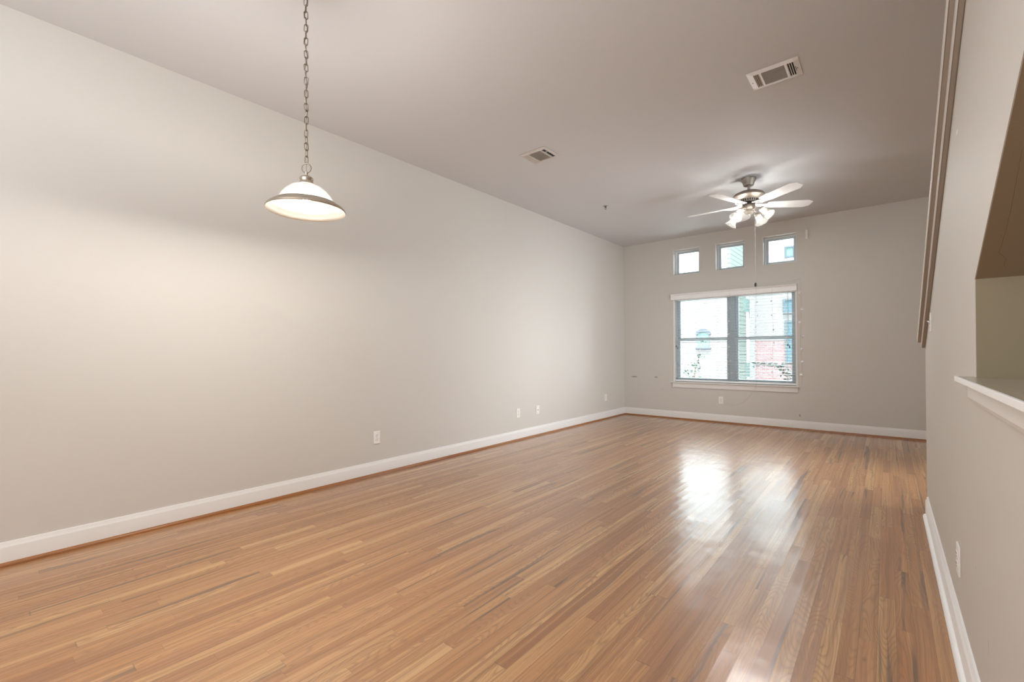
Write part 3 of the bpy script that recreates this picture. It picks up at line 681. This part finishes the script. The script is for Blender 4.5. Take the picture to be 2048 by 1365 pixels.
for s in (-1, 1): tube(ir, [(0.062, s * 0.012, 0.012), (0.10, s * 0.030, 0.000), (0.14, s * 0.046, -0.010), (0.185, s * 0.040, -0.008), (0.215, s * 0.018, -0.0065), (0.235, 0.0, -0.006)], 0.0062, 8)
tube(ir, [(0.062, 0, 0.014), (0.11, 0, -0.004), (0.16, 0, -0.010), (0.20, 0, -0.008)], 0.005, 8)
t2 = bmesh.new(); prism(t2, [(0.195, -0.038), (0.235, -0.042), (0.268, -0.022), (0.276, 0.0), (0.268, 0.022), (0.235, 0.042), (0.195, 0.038)], 2, -0.0075, -0.0032); bmesh.ops.transform(t2, matrix=tl, verts=t2.verts); join(ir, t2)
lathe(ir, [(0, -0.011), (0.006, -0.010), (0.006, -0.006)], 10, tl @ Matrix.Translation((0.25, 0, 0)))
ZB = zf(2.752)
for i in range(5):
    a = math.radians(-36.5 + 72 * i)
    if blade0 is None:
        blade0 = finish('blade', bl, M_blade, fan); br0 = finish('blade_bracket', ir, M_blade, blade0, True); o = blade0
    else:
        o = blade0.copy(); COL.objects.link(o); o.parent = fan
        q = br0.copy(); COL.objects.link(q); q.parent = o
    o.location = (0, 0, ZB); o.rotation_euler = (0, 0, a)
m = bmesh.new(); lathe(m, [(0, zf(2.764)), (0.052, zf(2.764)), (0.062, zf(2.750)), (0.064, zf(2.732)), (0.058, zf(2.712)), (0.044, zf(2.700)), (0.043, zf(2.690)), (0.048, zf(2.682)), (0.046, zf(2.664)), (0.030, zf(2.652)), (0.008, zf(2.648)), (0.006, zf(2.632)), (0, zf(2.628))], 36); finish('light_kit', m, M_pewter, fan, True)
bell = [(0.020, 0.0), (0.027, -0.006), (0.031, -0.020), (0.034, -0.045), (0.040, -0.072), (0.050, -0.096), (0.062, -0.112), (0.066, -0.118)]
for i in range(4):
    a = math.radians(67.8 + 90 * i); ca, sa = math.cos(a), math.sin(a)
    m = bmesh.new()
    tube(m, [(0.040 * ca, 0.040 * sa, zf(2.684)), (0.085 * ca, 0.085 * sa, zf(2.700)), (0.120 * ca, 0.120 * sa, zf(2.694)), (0.142 * ca, 0.142 * sa, zf(2.676))], 0.006, 8)
    arm = finish('lamp_arm', m, M_pewter, fan, True)
    base = Matrix.Translation((0.145 * ca, 0.145 * sa, zf(2.672))) @ Matrix.Rotation(a, 4, 'Z') @ Matrix.Rotation(math.radians(-42), 4, 'Y')
    m = bmesh.new(); lathe(m, [(0, 0.014), (0.014, 0.012), (0.026, 0.004), (0.030, -0.004), (0.030, -0.016), (0.026, -0.016), (0.0, -0.002)], 24, base); finish('lamp_holder', m, M_pewter, arm, True)
    m = bmesh.new(); lathe(m, bell + [(r_ - 0.0025, z_ - (0.0 if j_ else 0.0)) for j_, (r_, z_) in enumerate(reversed(bell))], 32, base @ Matrix.Translation((0, 0, -0.004))); finish('glass_shade', m, M_bell, arm, True)
    m = bmesh.new(); lathe(m, [(0, -0.098), (0.010, -0.095), (0.018, -0.084), (0.020, -0.070), (0.016, -0.050), (0.011, -0.034), (0.011, -0.012), (0, -0.012)], 18, base); finish('bulb', m, M_bulb, arm, True)
    p_ = base @ Vector((0, 0, -0.075)); lamp('fan_light', 'POINT', (FX + p_.x, FY + p_.y, CE + p_.z), 34.0, (1.0, 0.975, 0.94), size=0.022)
m = bmesh.new(); cx, cy = 0.052, 0.043
tube(m, [(cx * 0.75, cy * 0.75, zf(2.715)), (cx, cy, zf(2.70)), (cx, cy, zf(1.885))], 0.0011, 6)
pc = finish('pull_chain', m, M_cord, fan, True)
m = bmesh.new(); lathe(m, [(0, zf(1.892)), (0.006, zf(1.888)), (0.0115, zf(1.872)), (0.0125, zf(1.858)), (0.008, zf(1.846)), (0, zf(1.843))], 14, Matrix.Translation((cx, cy, 0))); finish('fob', m, M_black, pc, True)

# ------------------------------------------------------------------ outside
def noisy(name, c1, c2, scale, rough=0.8):
    mm = principled(name, c1, rough, spec=0.08); k = NT(mm); k.l(k.mix(k.noise(k.pos(), scale, 3), c1, c2), k.b.inputs['Base Color']); return mm
M_ground = noisy('pale_paving', (0.3100, 0.3100, 0.3000), (0.2500, 0.2600, 0.2400), 3)
M_stucco = noisy('pale_stucco', (0.112, 0.104, 0.102), (0.098, 0.090, 0.088), 6)
def siding_mat():
    mm = principled('lap_siding', (0.09, 0.1, 0.09), 0.6, spec=0.08); k = NT(mm); sx = k.n('ShaderNodeSeparateXYZ'); k.l(k.pos(), sx.inputs[0])
    f = k.math('FRACT', k.math('DIVIDE', sx.outputs[2], 0.19)); k.l(k.mix(k.math('LESS_THAN', f, 0.16), (0.0978, 0.1150, 0.1012), (0.0460, 0.0552, 0.0494)), k.b.inputs['Base Color'])
    k.l(k.bump(f, 0.6, 0.02), k.b.inputs['Normal']); return mm
M_siding = siding_mat()
def brick_mat():
    mm = principled('red_brick', (0.5, 0.2, 0.15), 0.8, spec=0.08); k = NT(mm); tc = k.pos(); mp = k.n('ShaderNodeMapping'); k.l(tc, mp.inputs[0]); mp.inputs['Rotation'].default_value = (PI / 2, 0, 0)
    bt = k.n('ShaderNodeTexBrick'); k.l(mp.outputs[0], bt.inputs[0]); bt.inputs['Scale'].default_value = 3.0
    bt.inputs['Color1'].default_value = (0.1176, 0.0696, 0.0720, 1); bt.inputs['Color2'].default_value = (0.1464, 0.0960, 0.0972, 1); bt.inputs['Mortar'].default_value = (0.1500, 0.1296, 0.1296, 1); bt.inputs['Mortar Size'].default_value = 0.03
    k.l(bt.outputs[0], k.b.inputs['Base Color']); return mm
M_brick = brick_mat()
M_bright = principled('bounce_wall_white', (0.52, 0.52, 0.52), 0.6)  # brighter than the lower walls, added to throw daylight and floor glare indoors
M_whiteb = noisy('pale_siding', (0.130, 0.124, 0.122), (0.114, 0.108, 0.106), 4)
M_dglass = principled('house_window_glass', (0.0360, 0.0660, 0.0792), 0.6, spec=0.1); M_gglass = principled('green_window_glass', (0.0720, 0.1080, 0.0996), 0.6, spec=0.1)
M_leaf = noisy('green_leaves', (0.016, 0.040, 0.026), (0.034, 0.062, 0.040), 9, 0.7); M_dleaf = noisy('dark_leaves', (0.010, 0.026, 0.026), (0.024, 0.045, 0.043), 9, 0.7)
M_bark = principled('bark', (0.0880, 0.0605, 0.0440), 0.9)
bm = bmesh.new(); box(bm, (-60, YF + 0.35, -0.35), (50, 60, -0.25)); struct('ground', bm, M_ground, 'pale paved yard outside the windows', 'ground')
Q = 20.0 / 13.0
sc = lambda v: (v[0] * Q, v[1] * Q, H + (v[2] - H + DZ) * Q)
xc = -3.184 * Q; yc = 20.0; yb = 15.116 * Q
hb = empty('house', (xc, yc, -0.25)); tag(hb, 'pale house with an arched window seen through the left pane', 'house')
m = bmesh.new(); box(m, (xc - 12, yc, -0.25), (xc - 0.12, yb - 0.6, 11.0)); part('front_wall', m, M_stucco, hb)
m = bmesh.new(); box(m, (xc - 0.12, yc, -0.25), (xc, yb - 0.6, 11.0)); part('siding_wall', m, M_siding, hb)
m = bmesh.new(); box(m, (xc - 12, yc - 0.05, 3.75), (xc - 0.13, yc, 11.0)); part('bounce_wall', m, M_bright, hb)  # bright sheet added over the facade as a reflector
aw = sc((-4.095, 13, 1.235)); bw = sc((-3.70, 13, 1.69))
m = bmesh.new(); cxw = (aw[0] + bw[0]) / 2; hw = (bw[0] - aw[0]) / 2 * 0.78; zz0, zz1 = aw[2], bw[2] - 0.06
arch = [(cxw - hw, zz0), (cxw + hw, zz0), (cxw + hw, zz1 - 0.12)] + [(cxw + hw * math.cos(t), zz1 - 0.12 + 0.13 * math.sin(t)) for t in [i * PI / 10 for i in range(1, 10)]] + [(cxw - hw, zz1 - 0.12)]
prism(m, arch, 1, yc - 0.03, yc + 0.01); wn = part('window', m, M_gglass, hb)
m = bmesh.new(); hw2 = hw * 1.28
bbox(m, (cxw - hw2, yc - 0.08, zz0 - 0.09), (cxw + hw2, yc, zz0), 0.01)
band = [(cxw + hw2 * math.cos(t), zz1 - 0.10 + 0.24 * math.sin(t)) for t in [i * PI / 12 for i in range(13)]] + [(cxw + hw * math.cos(t), zz1 - 0.12 + 0.13 * math.sin(t)) for t in [i * PI / 12 for i in range(12, -1, -1)]]
prism(m, band, 1, yc - 0.09, yc)
bmesh.ops.translate(m, verts=m.verts, vec=-hb.location); finish('window_trim', m, principled('grey_trim', (0.045, 0.052, 0.062), 0.7, spec=0.08), wn)
for (a, b_) in (((0, 14.35, 2.70), (0, 15.06, 2.30)), ((0, 14.55, 0.79), (0, 15.0, 0.37))):
    m = bmesh.new(); za, zb_ = H + (a[2] - H) * Q, H + (b_[2] - H) * Q
    box(m, (xc - 0.01, a[1] * Q, zb_), (xc + 0.03, b_[1] * Q, za)); part('window', m, M_gglass, hb)
bk = empty('house', (xc + 4, yb, -0.25)); tag(bk, 'house with red brick below and white siding above, through the right pane', 'house')
zbr = H + (1.44 - H) * Q
m = bmesh.new(); box(m, (xc, yb, -0.25), (xc + 13, yb + 8, zbr)); part('brick_wall', m, M_brick, bk)
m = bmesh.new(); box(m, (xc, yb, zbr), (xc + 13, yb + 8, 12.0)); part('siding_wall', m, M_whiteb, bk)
m = bmesh.new(); box(m, (xc - 0.02, yb - 0.06, -0.25), (xc + 0.22, yb, 11.9)); part('corner_board', m, principled('corner_white', (0.135, 0.135, 0.135), 0.6, spec=0.08), bk)
m = bmesh.new(); box(m, (xc + 0.25, yb - 0.05, 4.3), (xc + 13, yb, 12.0)); part('bounce_wall', m, M_bright, bk)
for (x0_, x1_, z0_, z1_) in ((-2.245, -1.72, 2.23, 2.55), (-2.205, -1.72, 0.80, 1.93), (-2.19, -2.03, 3.84, 4.06)):
    X0, X1 = x0_ * Q, x1_ * Q; Z0, Z1 = H + (z0_ - H + DZ) * Q, H + (z1_ - H + DZ) * Q
    m = bmesh.new(); ring(m, X0 - 0.08, X1 + 0.08, Z0 - 0.06, Z1 + 0.12, 0.08, yb - (0.13 if z0_ > 3 else 0.07), yb, 0.005); wn = part('window', m, principled('grey_window_frame', (0.050, 0.064, 0.072), 0.6, spec=0.08), bk)
    m = bmesh.new(); box(m, (X0, yb - (0.10 if z0_ > 3 else 0.04), Z0), (X1, yb, Z1 + 0.04)); bmesh.ops.translate(m, verts=m.verts, vec=-bk.location); finish('pane', m, M_dglass if z0_ < 3 else M_gglass, wn)

def leaves(m_, c, n, spread, size):
    for _ in range(n):
        p_ = Vector(c) + Vector((random.gauss(0, spread[0]), random.gauss(0, spread[1]), random.gauss(0, spread[2])))
        R_ = Matrix.Rotation(random.uniform(0, 2 * PI), 4, 'Z') @ Matrix.Rotation(random.uniform(-1.2, 1.2), 4, 'X') @ Matrix.Rotation(random.uniform(-1.2, 1.2), 4, 'Y')
        s = size * random.uniform(0.6, 1.2)
        q = [p_ + (R_ @ Vector(v)) * s for v in ((-1, 0, 0), (-0.2, 0.42, 0.08), (1, 0, 0), (-0.2, -0.42, 0.08))]
        m_.faces.new([m_.verts.new(v) for v in q])
sp = empty('sapling', (-3.06, 9.6, -0.25)); tag(sp, 'thin leafy sapling rising at the bottom of the left pane', 'plant')
m = bmesh.new(); trunk = [(-3.06, 9.6, -0.25), (-3.09, 9.6, 0.4), (-3.05, 9.6, 0.75), (-2.98, 9.6, 0.98), (-2.94, 9.6, 1.2), (-2.91, 9.6, 1.36)]
tube(m, trunk, [0.022, 0.018, 0.012, 0.009, 0.006, 0.004], 8); part('stem', m, M_bark, sp)
m = bmesh.new()
for c, n, s in (((-3.05, 9.6, 0.84), 34, 0.05), ((-2.96, 9.6, 1.03), 22, 0.04), ((-2.90, 9.6, 1.36), 12, 0.035), ((-3.20, 9.6, 0.72), 26, 0.08), ((-3.02, 9.6, 0.66), 26, 0.10), ((-3.1, 9.6, 0.45), 60, 0.12)): leaves(m, c, n, (s, s, s * 0.8), 0.036)
part('foliage', m, M_leaf, sp)
sb = empty('shrub', (-1.40, 9.6, -0.25)); tag(sb, 'dark leafy shrub branch arching at the bottom of the right pane', 'plant')
m = bmesh.new(); tube(m, [(-1.36, 9.6, -0.25), (-1.36, 9.6, 0.4), (-1.42, 9.6, 0.72), (-1.55, 9.6, 0.86), (-1.75, 9.6, 0.88), (-1.95, 9.6, 0.90)], [0.03, 0.026, 0.02, 0.013, 0.008, 0.004], 8); part('stem', m, M_bark, sb)
m = bmesh.new()
for i in range(9):
    f = i / 8; leaves(m, (-1.93 + 0.42 * f, 9.6, 0.885 - 0.01 * f), 12, (0.03, 0.04, 0.022), 0.03)
for c, n, s in (((-1.48, 9.6, 0.83), 26, 0.045), ((-1.41, 9.6, 0.74), 30, 0.045), ((-1.37, 9.6, 0.63), 26, 0.045), ((-1.36, 9.6, 0.45), 60, 0.12)): leaves(m, c, n, (s, s, s), 0.036)
part('foliage', m, M_dleaf, sb)
